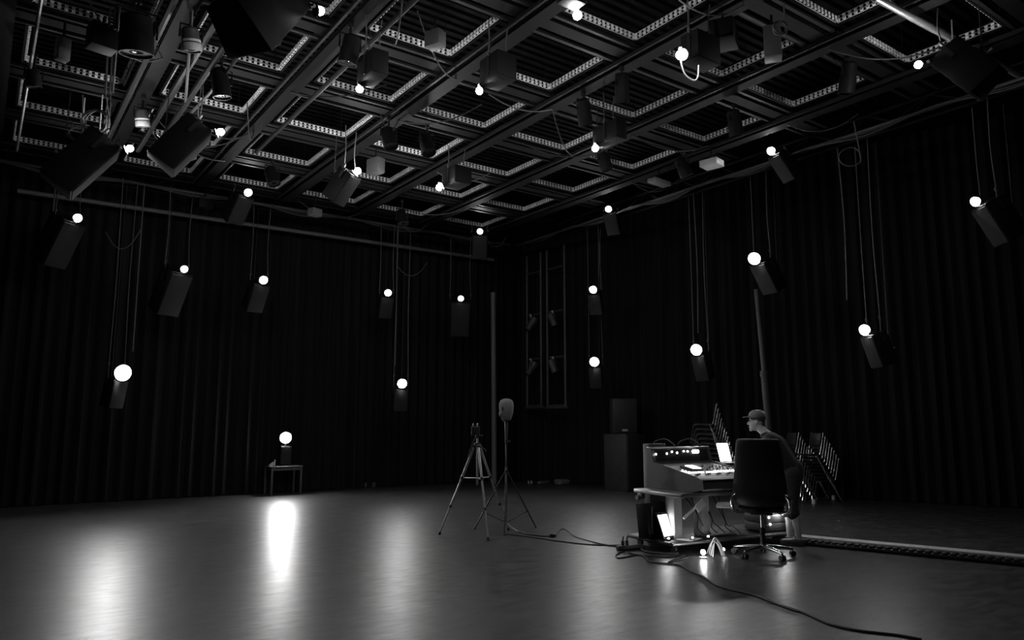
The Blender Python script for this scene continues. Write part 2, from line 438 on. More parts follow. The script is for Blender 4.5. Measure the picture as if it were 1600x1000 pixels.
def cables(t, m4, tops, back, zt):
    inv = m4.inverted()
    for k, q in enumerate(tops):
        q2 = Vector((q.x, q.y, zt)); mid = q.lerp(q2, .5) + Vector((.02 * (-1) ** k, .015, 0))
        MB().tube(spline([inv @ q, inv @ q.lerp(q2, .12), inv @ mid, inv @ q2], 4), .009, 6).ball(inv @ q.lerp(q2, .07), (.02, .02, .045), 8, 6).build('suspension_cable', 'rope', t)
    q = back; q2 = Vector((q.x + .1, q.y + .1, zt))
    MB().tube(spline([inv @ q, inv @ (q + Vector((.06, .08, -.08))), inv @ (q + Vector((.08, .1, .25))), inv @ q2], 5), .007, 6).build('signal_cable', 'cable', t)
for (px, py, ax, val, sz, lr, pw, ph, zt) in SPK:
    quad = isinstance(sz[0], tuple); L = at(px, py, ax, val - (.06 if quad else 0))
    if quad:                                              # box lying level in the grid, bottom grille facing down
        p0, pa_, pb = [at(q[0], q[1], 2, val) for q in sz[:3]]
        sx = pa_.x - p0.x; sy = pb.y - p0.y; hh = sz[3]
        c = Vector((p0.x + sx / 2, p0.y + sy / 2, val)); w, d = abs(sx), abs(sy)
        m4 = Matrix.Translation(c)
        t = thing('loudspeaker', 'black loudspeaker ' + ph, 'loudspeaker', group='hung loudspeakers', mat4=m4)
        MB().box((0, 0, hh / 2), (w, d, hh), bev=.012).build('cabinet', 'spk', t)
        MB().box((0, 0, -.006), (w * .92, d * .94, .018), bev=.005).build('grille', 'grille', t)
        b = MB()
        for s_ in (-1, 1): b.box((s_ * (w / 2 + .006), 0, hh * .5), (.01, .05, hh * .8))
        b.box((0, 0, hh + .01), (w + .02, .05, .012)).build('bracket', 'rail', t)
        cables(t, m4, [c + Vector((s_ * w / 2, 0, hh)) for s_ in (-1, 1)], c + Vector((0, d / 2, hh * .6)), zt)
    else:
        w, h, d = sz
        f = (AIM - L).normalized()
        if px in SPIN: f = rotz(math.radians(SPIN[px])) @ f
        if f.z < -.62:                                    # steepest tilt of the brackets
            f.z = 0; f.normalize(); f = (f * .80 + Vector((0, 0, -.60))).normalized()
        yv = -f; xv = yv.cross(UPV).normalized(); zv = xv.cross(yv).normalized()
        R = Matrix((xv, yv, zv)).transposed()
        cor = ax == 2 and h > .6; sxl = (w / 2 - .02) * (1 if px == 1435 else -1)
        loc = L - R @ (Vector((sxl * 1.15, -d / 2 - .09, h / 2 + .07)) if cor else Vector((0, -d / 2 + .04, h / 2 + lr + .04)))
        m4 = R.to_4x4(); m4.translation = loc
        t = thing('loudspeaker', 'black loudspeaker ' + ph, 'loudspeaker', group='hung loudspeakers', mat4=m4)
        spk_body(t, w, h, d)
        cables(t, m4, [m4 @ Vector((s_ * w * .53, 0, h * .5)) for s_ in (-1, 1)], m4 @ Vector((w * .1, d / 2 + .05, -h * .1)), zt)
    g = (LAIM - L).normalized(); RL_ = Vector((0, 0, 1)).rotation_difference(g).to_matrix().to_4x4(); RL_.translation = L
    lt = thing('lamp', 'glowing bulb on the loudspeaker ' + ph, 'lamp', group='bulbs on the loudspeakers', mat4=RL_)
    MB().ball((0, 0, 0), lr, 16, 10).build('bulb', bulb_mat(E0 * pw * (CEIL if ax == 2 else 1)), lt)
    li = RL_.inverted(); base = li @ ((L + yv * .10 - zv * .08) if (not quad and cor) else (L - (zv if not quad else -UPV) * (lr + .04)))
    if ax == 2:
        MB().cyl(base, base * .75, .018, 10).build('socket', 'pale', lt)
        if px != 902:                          # flat disc added to keep the bulb's light off the box
            v = (li @ Vector(m4.translation + UPV * (sz[3] / 2 if quad else 0))).normalized(); q = Vector((0, 0, 1)).rotation_difference(v).to_matrix().to_4x4()
            MB().lathe([(lr * .4, lr * 1.1), (lr * 1.35, lr * 1.1), (lr * 1.35, lr * 1.2), (lr * .4, lr * 1.2)], 18, q).build('added_shade', 'spk', lt)
    else:                                                 # cup added round the bulb to keep its light off curtain and cabinet front
        MB().lathe([(lr * .3, -lr * 1.35), (lr * 1.1, -lr * 1.3), (lr * 1.5, -lr * .6), (lr * 1.6, lr * .75), (lr * 1.56, lr * .75), (lr * 1.42, -lr * .55), (lr * 1.05, -lr * 1.15), (lr * .3, -lr * 1.2)], 20).build('added_shade', 'spk', lt)
        MB().cyl(base, Vector((0, 0, -lr * 1.3)), .018, 10).build('socket', 'spk', lt)
    inv = m4.inverted()
    if px == 1063:
        tag(MB().tube(spline([L + Vector((0, 0, -.06)), L + RT * .04 + UPV * -.22, L + RT * .14 + UPV * -.30, L + RT * .19 + UPV * -.25, L + RT * .2 + UPV * -.12], 6), .008, 6).build('cord', 'pale'),
            'pale cord looping below the upper right bulb', 'cord')
    if px == 1435:                                        # bare plate on the speaker's side
        q = [at(1497, 134, 2, 5.95), at(1516, 141, 2, 5.95), at(1548, 92, 2, 6.05), at(1538, 87, 2, 6.05)]
        MB().prism([inv @ v for v in q], inv.to_3x3() @ Vector((0, 0, .01))).build('side_plate', 'rail', t)
        q = [at(1520, 112, 2, 5.98), at(1528, 117, 2, 5.98), at(1548, 92, 2, 6.04), at(1538, 87, 2, 6.04)]
        MB().prism([inv @ v for v in q], inv.to_3x3() @ Vector((0, 0, .008))).build('pale_plate', 'pale', t)

# ------------------------------------------------------------------ stage lights hung in the grid
def spot(px, py, z, r, ln, tilt, az, label, m='beam', ztop=6.57, face='lens'):
    p = at(px, py, 2, z)
    f = Vector((math.cos(az) * math.cos(tilt), math.sin(az) * math.cos(tilt), -math.sin(tilt)))
    t = thing('spotlight', label, 'stage light', p, group='stage lights in the grid')
    R = Vector((0, 0, 1)).rotation_difference(f).to_matrix().to_4x4()
    if m == 'pale':
        m = 'panel'; MB().lathe([(r * 1.0, ln * .18), (r * 1.04, ln * .2), (r * 1.04, ln * .46), (r * 1.0, ln * .5), (r * .94, ln * .5), (r * .94, ln * .18)], 20, R).build('pale_rim', 'pale', t)
        MB().lathe([(r * 1.0, ln * .02), (r * 1.03, ln * .03), (r * 1.03, ln * .1), (r * 1.0, ln * .12), (r * .95, ln * .12), (r * .95, ln * .02)], 20, R).build('pale_rim', 'pale', t)
    hs = MB().lathe([(r * .65, -ln / 2), (r * .9, -ln / 2 + .03), (r * .92, -.02), (r, 0), (r, ln / 2), (r * .93, ln / 2), (r * .9, ln * .44)], 20, R).build('housing', m, t)
    MB().lathe([(r * .88, ln * .40), (r * .7, ln * .43), (r * .1, ln * .45)], 20, R).build('lens', face, hs)
    yk = MB(); top = ztop - p.z
    yk.tube([(-r * 1.15, 0, 0), (-r * 1.15, 0, r * 1.6), (r * 1.15, 0, r * 1.6), (r * 1.15, 0, 0)], .013, 6)
    yk.build('yoke', 'beam', t)
    MB().cyl((0, 0, r * 1.6), (0, 0, max(top, r * 1.6 + .03)), .018, 8).box((0, 0, max(top - .04, r * 1.6 + .02)), (.06, .05, .07), bev=.005).build('clamp', 'rail', t)
    return t
spot(547, 78, 6.2, .12, .36, 1.35, 2.0, 'round dark stage light with open lens left of the big slotted frame')
spot(972, 137, 6.25, .10, .40, 1.1, .9, 'dark cylindrical stage light right of centre under the third beam')
spot(912, 175, 6.25, .11, .40, 1.1, .5, 'dark cylindrical stage light just left of the right-of-centre one')
spot(1325, 122, 6.25, .11, .42, 1.3, 1.2, 'upright dark stage light at the right end of the grid')
spot(1148, 192, 6.25, .11, .40, 1.3, .3, 'dark stage light in the last square before the right truss')
spot(213, 55, 6.1, .19, .45, 1.4, 1.0, 'large dark stage light with wide mouth at upper left')
spot(298, 62, 6.2, .11, .28, 1.3, .8, 'drum-shaped stage light with pale rim at upper left', 'pale')
spot(222, 185, 6.2, .10, .26, 1.3, .8, 'pale-rimmed drum light above the tilted loudspeaker at left', 'pale')
spot(52, 122, 6.2, .09, .24, 1.3, .8, 'small pale-rimmed drum light at the far left edge', 'rail')
spot(607, 216, 6.2, .12, .36, 1.2, -1.2, 'stubby dark stage light left of centre over the far squares')
spot(667, 226, 6.2, .12, .36, 1.2, -1.4, 'stubby dark stage light near the centre over the far squares')
spot(1068, 262, 6.25, .12, .36, 1.2, -.6, 'dark stage light against the right truss near its middle')
spot(944, 252, 6.25, .11, .34, 1.2, -.6, 'dark stage light below the right-of-centre bulb')
spot(345, 130, 6.2, .12, .40, 1.4, .2, 'tall dark stage light between the left pipes')
spot(425, 275, 6.25, .12, .36, 1.2, -1.0, 'dark stage light over the left part of far truss')
spot(628, 340, 6.15, .12, .36, 1.2, -1.5, 'small dark stage light hung below the far truss middle')
def gearbox(px, py, z, d, m, label, rz=.3, fins=0):
    p = at(px, py, 2, z); t = thing('dimmer_box', label, 'equipment box', p, rz, 'boxes hung in the grid')
    MB().box((0, 0, 0), d, bev=.01).build('case', m, t)
    if fins:
        b = MB()
        for k in range(fins): b.box((d[0] / 2 + .02, 0, -d[2] / 2 + d[2] * (k + .5) / fins), (.06, d[1] * .9, .012))
        b.build('cooling_fins', m, t)
    MB().cyl((0, 0, d[2] / 2), (0, 0, 6.57 - p.z), .016, 8).build('hanger', 'beam', t)
    return t
gearbox(1207, 68, 6.2, (.2, .2, .40), 'grey', 'light grey finned box hanging near the right pipe', .6, 8)
gearbox(587, 260, 6.25, (.18, .3, .28), 'panel', 'grey box hanging beside the low left-of-centre bulb')
gearbox(98, 78, 6.2, (.14, .14, .28), 'grey', 'small grey box hanging at the upper left')
gearbox(492, 332, 6.2, (.25, .2, .16), 'grey', 'small pale box hung under the far truss left part')
gearbox(295, 243, 6.3, (.2, .2, .12), 'grey', 'small grey box by the foot of the thick pipe')
gearbox(1112, 256, 6.28, (.30, .34, .12), 'pale', 'pale bundle lit beside the right truss near its middle', .2)
gearbox(1030, 285, 6.3, (.5, .2, .08), 'grey', 'flat grey tray at the right truss near the corner', .1)
gearbox(160, 60, 6.3, (.3, .25, .3), 'spk', 'black box hanging beside the pale drum at far upper left', .2)
gearbox(320, 318, 6.25, (.3, .2, .22), 'spk', 'black box below the far truss at left', .1)
gearbox(680, 62, 6.3, (.16, .22, .2), 'panel', 'dark box inside the big slotted frame at top', .4)
gearbox(1130, 55, 6.3, (.4, .3, .25), 'spk', 'black box behind the finned box at upper right', .5)
# adaptors and cable coils above the left loudspeaker
def cone(px, py, z, label):
    p = at(px, py, 2, z); tag(MB().lathe([(.005, -.16), (.045, -.07), (.05, 0), (.035, .02), (.035, .09), (.045, .1), (.045, .16), (.01, .17)], 14, Matrix.Translation(p)).cyl(p + UPV * .16, p + UPV * (6.5 - p.z), .01, 6).build('cable_connector', 'pale'), label, 'connector')
cone(154, 228, 5.7, 'pale pointed connector hanging over the left loudspeaker')
cone(126, 232, 5.7, 'pale connector left of the pointed one over left loudspeaker')
def coil(px, py, z, r, n, label, m='cable', ztop=6.5):
    p = at(px, py, 2, z); pts = []
    for k in range(n * 12 + 1):
        a = 2 * PI * k / 12; rr = r * (1 + .12 * math.sin(a * .37 + k))
        pts.append(p + RT * rr * math.cos(a) + UPV * rr * math.sin(a) + hd * (.02 * math.sin(k * .7) + .004 * k / 3))
    pts.append(p + UPV * (ztop - p.z) + RT * r * .6)
    tag(MB().tube(spline(pts, 2), .010, 5).build('cable_coil', m), label, 'cable coil', 'coiled cables hung from the grid')
coil(147, 188, 5.95, .17, 4, 'round coil of grey cable hanging above the left loudspeaker', 'rope')
coil(118, 208, 5.9, .10, 2, 'small loose loop of cable left of the round coil', 'rope')
coil(412, 55, 6.0, .16, 4, 'coil of black cable below the nearest loudspeaker')
coil(1220, 42, 6.2, .08, 3, 'small coil of cable above the finned box', 'rope')
coil(1328, 245, 5.9, .17, 1, 'single open cable loop hanging from the right truss', 'rope')
def hang(pts, r, m, label, cat='cable', group='cables hanging from the grid'):
    tag(MB().tube(spline(pts, 5), r, 6).build('hanging_cable', m), label, cat, group)
for k, (x0_, z0_, x1_, z1_, lab) in enumerate([
    (172, 6.5, 165, 5.6, 'left rope of the three over the left loudspeaker'), (180, 6.5, 172, 5.6, 'middle rope of the three over the left loudspeaker'), (187, 6.5, 176, 5.6, 'right rope of the three over the left loudspeaker')]):
    a = at(x0_, 10, 2, 6.55); b = at(x1_, 145, 2, 6.0); hang([a, a.lerp(b, .5) + UPV * -.03, b], .014, 'rope', 'grey ' + lab)
for px_, lab in ((95, 'long thin cable hanging at the far left down to the pipe'),):
    a = at(px_ + 5, 120, 1, 13.0); b = at(px_ - 12, 330, 1, 15.9); hang([(b.x, b.y, 6.5), (b.x, b.y, b.z)], .014, 'rope', lab)
for (px, y0_, y1_, lab) in ((1308, 225, 470, 'thin cable hanging right of the open loop'), (1083, 300, 520, 'left of two thin cables right of the ladder frames'), (934, 352, 430, 'short thin cable at the truss near the ladder frames')):
    a = at(px, y0_, 0, 12.05); b = at(px + 8, y1_, 0, 12.05); hang([(12.05, a.y, 6.46), (12.05, a.y - .04, (a.z + b.z) / 2), (12.05, a.y, b.z)], .012, 'rope', lab)
for (px, lab) in ((218, 'thin cable hanging before the left curtain beside the brightest lamp'), (621, 'thin cable hanging between the two middle lamps')):
    a = at(px, 400, 1, 16.05); hang([(a.x, 16.05, 6.4), (a.x, 16.05, 4.5), (a.x, 16.05, 3.0)], .012, 'rope', lab)
def sag(a, b, dz, r, lab, m='rope'):
    a = Vector(a); b = Vector(b); hang([a, a.lerp(b, .25) - UPV * dz * .75, a.lerp(b, .5) - UPV * dz, a.lerp(b, .75) - UPV * dz * .75, b], r, m, lab)
sag(at(620, 415, 1, 16.1), at(668, 410, 1, 16.1), .3, .01, 'cable swag between two middle loudspeakers on the left side')
sag(at(165, 362, 1, 16.4), at(222, 355, 1, 16.4), .4, .01, 'cable swag below the pipe at far left')
sag(at(300, 15, 2, 6.4), at(290, 160, 2, 6.35), .08, .02, 'thick cable bundle along the left pipe')
sag(at(395, 55, 2, 6.4), at(300, 175, 2, 6.35), .06, .022, 'bright-edged cable bundle left of the coil', 'rope')
for k in range(30):                                        # loose jumper cables in the grid
    i = random.choice(list(range(-1, 6))); j = random.choice(list(range(0, 7)))
    a = Vector((XR[i] + .3, YR[j] + .3, 6.56)); b = a + Vector((random.uniform(-1.6, 1.6), random.uniform(-1.6, 1.6), 0)); b.x = min(b.x, 11.2); b.y = min(b.y, 15.8)
    sag(a, b, random.uniform(.12, .4), .010, 'loose %s cable sagging below ceiling square, %s row from far, %s from right' % ('grey' if k % 3 == 0 else 'black', ORD[6 - j], ORD[5 - i]), 'rope' if k % 3 == 0 else 'cable')

# ------------------------------------------------------------------ ladder frames with spots
def ladder(px0, px1, label, n):
    X = 12.6
    a = at(px0, 637, 0, X); b = at(px1, 637, 0, X); z0 = a.z
    t = thing('ladder_frame', label, 'ladder', (X, (a.y + b.y) / 2, z0))
    w = abs(a.y - b.y) / 2; hgt = 6.4 - z0
    for s in (-1, 1): MB().cyl((0, s * w, 0), (0, s * w, hgt), .035, 10).build('upright', 'panel', t)
    for z in (.05, 1.35, 2.6, 3.8): MB().cyl((0, -w, z), (0, w, z), .025, 8).build('rung', 'panel', t)
    MB().cyl((0, -w - .08, .0), (0, w + .08, 0), .035, 8).build('rung', 'panel', t)
    return a.y, b.y, z0, w
for px0, px1, nm in ((824, 846, 'left'), (856, 884, 'right')):
    ya, yb, z0, w = ladder(px0, px1, '%s of two hanging ladder frames by the corner' % nm, 0)
    for zz, pos in ((1.35, 'lower'), (2.6, 'upper')):
        t = thing('spotlight', 'dark stage light on the %s rung of the %s ladder frame' % (pos, nm), 'stage light', (12.5, (ya + yb) / 2, z0 + zz - .28), .6, 'stage lights on the ladder frames')
        R = Matrix.Rotation(.5 if nm == 'left' else -.4, 4, 'X') @ Matrix.Rotation(.3, 4, 'Y')
        hs = MB().lathe([(.06, -.2), (.09, -.16), (.09, .05), (.11, .08), (.11, .2), (.09, .2)], 16, R).build('housing', 'panel', t)
        MB().lathe([(.1, -.205), (.02, -.21)], 16, R).build('lens', 'lens', hs)
        MB().tube([(-.12, 0, 0), (-.12, 0, .17), (.12, 0, .17), (.12, 0, 0)], .012, 6).build('yoke', 'panel', t)
        MB().cyl((0, 0, .17), (0, 0, .25), .02, 8).box((0, .02, .26), (.05, .06, .06), bev=.006).build('clamp', 'steel', t)

# ------------------------------------------------------------------ PA stack
def pa(loc, rz, d, label, badge):
    t = thing('loudspeaker_cabinet', label, 'loudspeaker', loc, rz, 'floor loudspeaker stack')
    w, dp, h = d
    MB().box((0, 0, h / 2), (w, dp, h), bev=.012).build('cabinet', 'cab', t)
    MB().box((0, -dp / 2 - .01, h / 2), (w * .94, .025, h * .94), bev=.008).build('grille', 'cab', t)
    MB().cyl((w / 2 + .005, 0, h * .6 - .08), (w / 2 + .005, 0, h * .6 + .08), .014, 8).build('handle', 'plastic', t)
    if badge: MB().box((-.02, -dp / 2 - .026, .09), (.13, .008, .045)).build('badge', 'pale', t)
    return t
q = fl(978, 769); ang = math.atan2(-RT.y, -RT.x)
base_rz = math.atan2(RT.y, RT.x) - math.radians(42)
c0 = q + Vector((.38, .42, 0)); c0.z = 0
pa(c0, base_rz + math.radians(82), (.66, .74, 1.36), 'big black floor loudspeaker cabinet, lower one of the stack', False)
pa((c0.x + .02, c0.y + .02, 1.365), math.atan2(RT.y, RT.x) + math.radians(2), (.6, .5, .86), 'black loudspeaker cabinet standing on the big floor cabinet', True)

# ------------------------------------------------------------------ stacking chairs
def make_chair(label):
    t = thing('stacking_chair', label, 'chair')
    MB().box((0, 0, .45), (.42, .40, .022), bev=.01).build('seat', 'plastic', t)
    b = MB().box((0, 0, 0), (.40, .018, .26), bev=.008)
    bk = b.build('backrest', 'plastic', t); bk.location = (0, .245, .76); bk.rotation_euler = (-.2, 0, 0)
    for s in (-1, 1):
        MB().tube(spline([(s * .22, .30, .90), (s * .22, .22, .55), (s * .22, .16, .437), (s * .22, -.1, .437), (s * .22, -.2, .43), (s * .22, -.235, .38), (s * .22, -.30, .012)], 5), .0105, 6).build('side_frame', 'chrome', t)
        MB().tube([(s * .23, .12, .43), (s * .235, .32, .012)], .0105, 6).build('rear_leg', 'chrome', t)
    return t
ch0 = None
def stack(px, py, n, rz, tilt, step, nm):
    global ch0
    q = fl(px, py)
    for k in range(n):
        lab = 'chrome stacking chair, %s from the bottom, %s' % (ORD[k], nm)
        r = Matrix.Rotation(rz, 4, 'Z'); off = r @ Vector((0, step[0] * k, step[1] * k))
        m = Matrix.Translation(q + off) @ r
        if ch0 is None: ch0 = make_chair(lab); ch0.matrix_world = m; ch0['group'] = nm
        else: dup(ch0, label=lab, group=nm, mat4=m)
rr = math.atan2(RT.y, RT.x)
stack(1128, 777, 12, rr + PI * 1.42, 0, (-.03, .105), 'tall stack left of the person')
stack(1246, 780, 8, rr + PI * 1.55, 0, (-.045, .075), 'stack just right of the office chair')
stack(1284, 784, 8, rr + PI * 1.55, 0, (-.045, .075), 'rightmost stack of the three')
# ------------------------------------------------------------------ small table with lamp at the far curtain
q = fl(441, 771); tz = .62
tt = thing('small_table', 'small dark four-legged table by the left curtain', 'table', (q.x, q.y, 0), 0)
MB().box((0, 0, tz), (.74, .55, .03), bev=.005).build('table_top', 'wood', tt)
MB().box((0, 0, tz - .05), (.68, .49, .06)).build('apron', 'wood', tt)
for sx in (-1, 1):
    for sy in (-1, 1): MB().box((sx * .34, sy * .24, tz / 2 - .01), (.045, .045, tz - .02), bev=.004).build('leg', 'wood', tt)
L = at(447, 690, 1, q.y)
t = thing('loudspeaker', 'small black loudspeaker standing on the small table', 'loudspeaker', (L.x, q.y + .06, tz + .015))
MB().box((0, .02, .23), (.26, .22, .46), bev=.01).build('cabinet', 'spk', t); MB().box((0, -.1, .23), (.24, .02, .42), bev=.006).build('grille', 'grille', t)
lt = thing('lamp', 'glowing bulb above the small table by the left curtain', 'lamp', (L.x, q.y + .05, tz + .475))
MB().cyl((0, 0, 0), (0, 0, L.z - tz - .475), .02, 10).build('socket', 'pale', lt)
MB().ball((0, 0, L.z - tz - .475 + .09), .085, 16, 10).build('bulb', bulb_mat(E0 * 4.0), lt)
r = .085; Q = Matrix.Translation((0, 0, L.z - tz - .475 + .09)) @ Vector((0, 0, 1)).rotation_difference((Vector((3, 6, 1)) - L).normalized()).to_matrix().to_4x4()
MB().lathe([(r * .3, -r * 1.35), (r * 1.1, -r * 1.3), (r * 1.5, -r * .6), (r * 1.6, r * .75), (r * 1.56, r * .75), (r * 1.42, -r * .55), (r * 1.05, -r * 1.15), (r * .3, -r * 1.2)], 20, Q).build('added_shade', 'spk', lt)  # cup added to stop the table bulb lighting the curtain
p = at(430, 728, 1, q.y - .2)
ck = MB()
for k in range(3): ck.cyl((p.x - .14, q.y - .2, tz + .015 + .02 * k), (p.x - .02, q.y - .2, tz + .07 + .03 * k), .006, 6)
ck.cyl((p.x - .02, q.y - .2, tz + .015), (p.x - .01, q.y - .2, tz + .17), .011, 6)
tag(ck.build('cable_clamp', 'white'), 'small pale bracket on the left edge of the small table', 'bracket')
p = fl(570, 761); tag(MB().box((p.x, p.y, .06), (.55, .4, .12), bev=.01).build('flat_case', 'panel'), 'flat grey case lying by the far curtain', 'case')
p = fl(878, 757); tag(MB().box((p.x, p.y, .07), (.34, .3, .14), bev=.05).build('cloth_bundle', 'grey'), 'low grey bundle on the floor by the far corner', 'bundle')
p = fl(850, 755); tag(MB().box((p.x, p.y, .03), (.45, .12, .06), bev=.01, rot=rotz(.3)).build('floor_board', 'grey'), 'flat grey batten on the floor by the far corner', 'board')
p = fl(826, 755.5)
t = thing('cable_plug', 'two small pale plugs on the floor by the corner', 'plug', (p.x, p.y, 0))
for k in (0, .1): MB().cyl((k, 0, 0), (k, 0, .07), .025, 8).build('plug_body', 'pale', t)
for k, (px, py, lab) in enumerate(((1272, 788, 'small bright clip on the floor beside the chair stacks'), (1303, 781, 'small bright clip on floor, rightmost one'))):
    p = fl(px, py); t = thing('floor_clip', lab, 'clip', (p.x, p.y, 0)); MB().box((0, 0, .05), (.07, .07, .1), bev=.01).build('clip_body', 'pale', t)
    MB().tube(spline([(0, 0, .1), (-.06, 0, .3), (-.2, 0, .34), (-.3, 0, .1), (-.33, 0, .01)], 5), .008, 6).build('wire', 'cable', t)

# ------------------------------------------------------------------ tripod and dummy head stand
feet = [fl(686, 836), fl(763, 845), fl(795, 829)]
c = (feet[0] + feet[1] + feet[2]) / 3
c = Vector((c.x, c.y, 0)); tp = at(746, 700, 1, c.y); c.x = tp.x; zt = 1.28
t = thing('tripod', 'silver camera tripod standing left of the head stand', 'tripod', c)
hub = Vector((0, 0, zt))
for f in feet:
    v = f - c; d = (v - hub)
    p0 = hub + Vector((v.x, v.y, 0)).normalized() * .045; e = v - p0
    lg = MB().cyl(p0, p0 + e * .36, .018, 10).cyl(p0 + e * .36, p0 + e * .68, .014, 10).cyl(p0 + e * .68, p0 + e * .975, .0105, 10).build('leg', 'alu', t)
    MB().cyl(p0 + e * .345, p0 + e * .375, .025, 10).build('leg_lock', 'plastic', lg); MB().cyl(p0 + e * .665, p0 + e * .69, .021, 10).build('leg_lock', 'plastic', lg); MB().cyl(p0 + e * .965, p0 + e * .995, .018, 10).build('foot_tip', 'plastic', lg); MB().ball(p0, .03, 10, 8).build('leg_hinge', 'plastic', lg)
    q0 = p0 + e * .36; MB().cyl(q0, (0, 0, q0.z), .009, 8).build('brace', 'alu', t)
MB().cyl((0, 0, .72), (0, 0, zt + .12), .016, 12).build('centre_column', 'alu', t)
MB().cyl((0, 0, zt - .02), (0, 0, zt + .045), .045, 14).build('collar', 'plastic', t)
hd_ = MB().box((0, 0, zt + .16), (.055, .055, .09), bev=.012)
hd_.tube(spline([Vector((0, 0, zt + .15)), RT * -.05 + Vector((0, 0, zt + .08)), RT * -.14 + Vector((0, 0, zt - .16))], 3), .011, 8)
hd_.tube(spline([Vector((0, 0, zt + .02)), RT * .07 + Vector((0, 0, zt - .02)), RT * .13 + Vector((0, 0, zt - .08))], 3), .008, 8)
hd_.cyl(Vector((0, 0, zt + .15)), RT * .08 + Vector((0, 0, zt + .15)), .014, 8)
hd_.build('pan_head', 'plastic', t)
rz = math.atan2(RT.y, RT.x)
cm = thing('recorder', 'small dark recorder with two bright tips on the tripod', 'recorder', c + UPV * (zt + .205) - RT * .03, rz)
MB().box((0, 0, .02), (.12, .055, .13), bev=.012).build('recorder_body', 'plastic', cm)
rb_ = cm.children[0]
for s in (-1, 1): MB().cyl((s * .035, -.01, .08), (s * .03, -.02, .125), .012, 8).build('microphone_tip', 'chrome', rb_)

feet = [fl(741, 827), fl(788, 837), fl(838, 825)]
c = (feet[0] + feet[1] + feet[2]) / 3; c = at(791, 760, 1, c.y); c.z = 0
t = thing('microphone_stand', 'black tripod stand carrying the grey dummy head', 'stand', c)
for f in feet:
    v = f - c; e = (v - Vector((0, 0, .86))); p0 = Vector((0, 0, .86)) + Vector((v.x, v.y, 0)).normalized() * .03
    lg = MB().tube([p0, v], .011, 8).build('leg', 'plastic', t); q0 = p0 + e * .68
    MB().cyl(v * .96 + UPV * .01, v + UPV * .008, .017, 8).build('rubber_foot', 'cable', lg)
    MB().cyl(q0, (0, 0, .12), .008, 6).build('brace', 'plastic', t)
MB().cyl((0, 0, .10), (0, 0, .95), .017, 12).build('tube', 'steel', t)
MB().cyl((0, 0, .9), (0, 0, 1.36), .013, 12).build('tube', 'chrome', t)
MB().cyl((0, 0, 1.34), (0, 0, 1.66), .019, 12, .027).build('tube', 'panel', t)
MB().cyl((0, 0, .82), (0, 0, .9), .028, 12).cyl((0, 0, 1.31), (0, 0, 1.36), .024, 12).cyl((0, 0, 1.335), RT * .07 + Vector((0, 0, 1.335)), .011, 8).cyl((0, 0, .86), RT * .05 + Vector((0, 0, .86)), .011, 8).build('clamp_collar', 'plastic', t)
hz = c + UPV * 1.655
h = thing('dummy_head', 'grey egg-shaped dummy head on the black stand', 'dummy head', hz, rz)
MB().lathe([(.055, 0), (.07, .01), (.085, .05), (.105, .12), (.115, .2), (.112, .26), (.095, .305), (.06, .33), (.01, .34)], 28, Matrix.Diagonal((1, .95, 1, 1))).ball((-.085, -.02, .1), (.03, .05, .05), 12, 8).build('head_shell', 'foam', h)
MB().ball((-.056, -.092, .185), (.014, .012, .034), 10, 8).ball((.052, -.075, .25), (.016, .016, .014), 10, 8).ball((-.05, -.06, .30), (.016, .014, .01), 10, 8).build('microphone_hole', 'plastic', h)
MB().cyl((0, 0, -.012), (0, 0, .012), .05, 16).box((.035, -.05, -.002), (.03, .02, .015)).build('neck_collar', 'plastic', h)

# ------------------------------------------------------------------ mixing desk
O = fl(1065, 772.5, .74); O.z = 0; TH = math.radians(-8)
Mdesk = Matrix.Translation(O) @ Matrix.Rotation(TH, 4, 'Z')
def dk(x, y, z=0): return Mdesk @ Vector((x, y, z))
W = 1.75; DP = .97
t = thing('desk', 'grey height-adjustable desk under the mixing console', 'desk', O, TH)
MB().box((W / 2, DP / 2, .725), (W, DP, .035), bev=.008).build('desk_top', 'grey', t)
MB().box((W / 2, .0, .725), (W - .02, .02, .05), bev=.005).build('edge_profile', 'alu', t)
MB().box((.02, DP / 2, .715), (.05, DP, .05), bev=.01).build('edge_profile', 'alu', t)
for x in (.16, .62):
    MB().box((x + .06, .42, .40), (.13, .17, .60), bev=.012).box((x + .06, .42, .64), (.10, .13, .12), bev=.01).build('column', 'lightgrey', t)
MB().box((W / 2, .42, .685), (W * .8, .12, .04)).build('cross_beam', 'panel', t)
MB().box((.05, DP - .1, .66), (.06, .1, .1), bev=.01).cyl((.02, DP - .1, .63), (-.03, DP - .1, .63), .03, 10).build('cable_clamp', 'steel', t)
a = Vector((.24, -.02, .62)); 
MB().tube([(.02, .0, .45), (.30, -.05, .66)], .016, 8).build('support_arm', 'white', t)
MB().box((.245, -.06, .60), (.15, .01, .10), rot=Matrix.Rotation(-.62, 3, 'Y')).build('hanging_sheet', 'paper', t)
# trolley base
t = thing('desk_trolley', 'low dark wheeled platform under the mixing desk', 'trolley', dk(1.02, .60), TH)
MB().box((0, 0, .12), (2.2, .9, .05), bev=.02).build('platform', 'plastic', t)
MB().box((0, -.46, .12), (2.15, .03, .035), bev=.01).build('edge_strip', 'steel', t)
for sx in (-1, 1):
    for sy in (-1, 1):
        w = MB().cyl((sx * .95 - .02, sy * .34, .045), (sx * .95 + .02, sy * .34, .045), .045, 14).box((sx * .95, sy * .34, .08), (.07, .05, .04)).build('caster', 'cable', t)
PT = .146                                                  # platform top
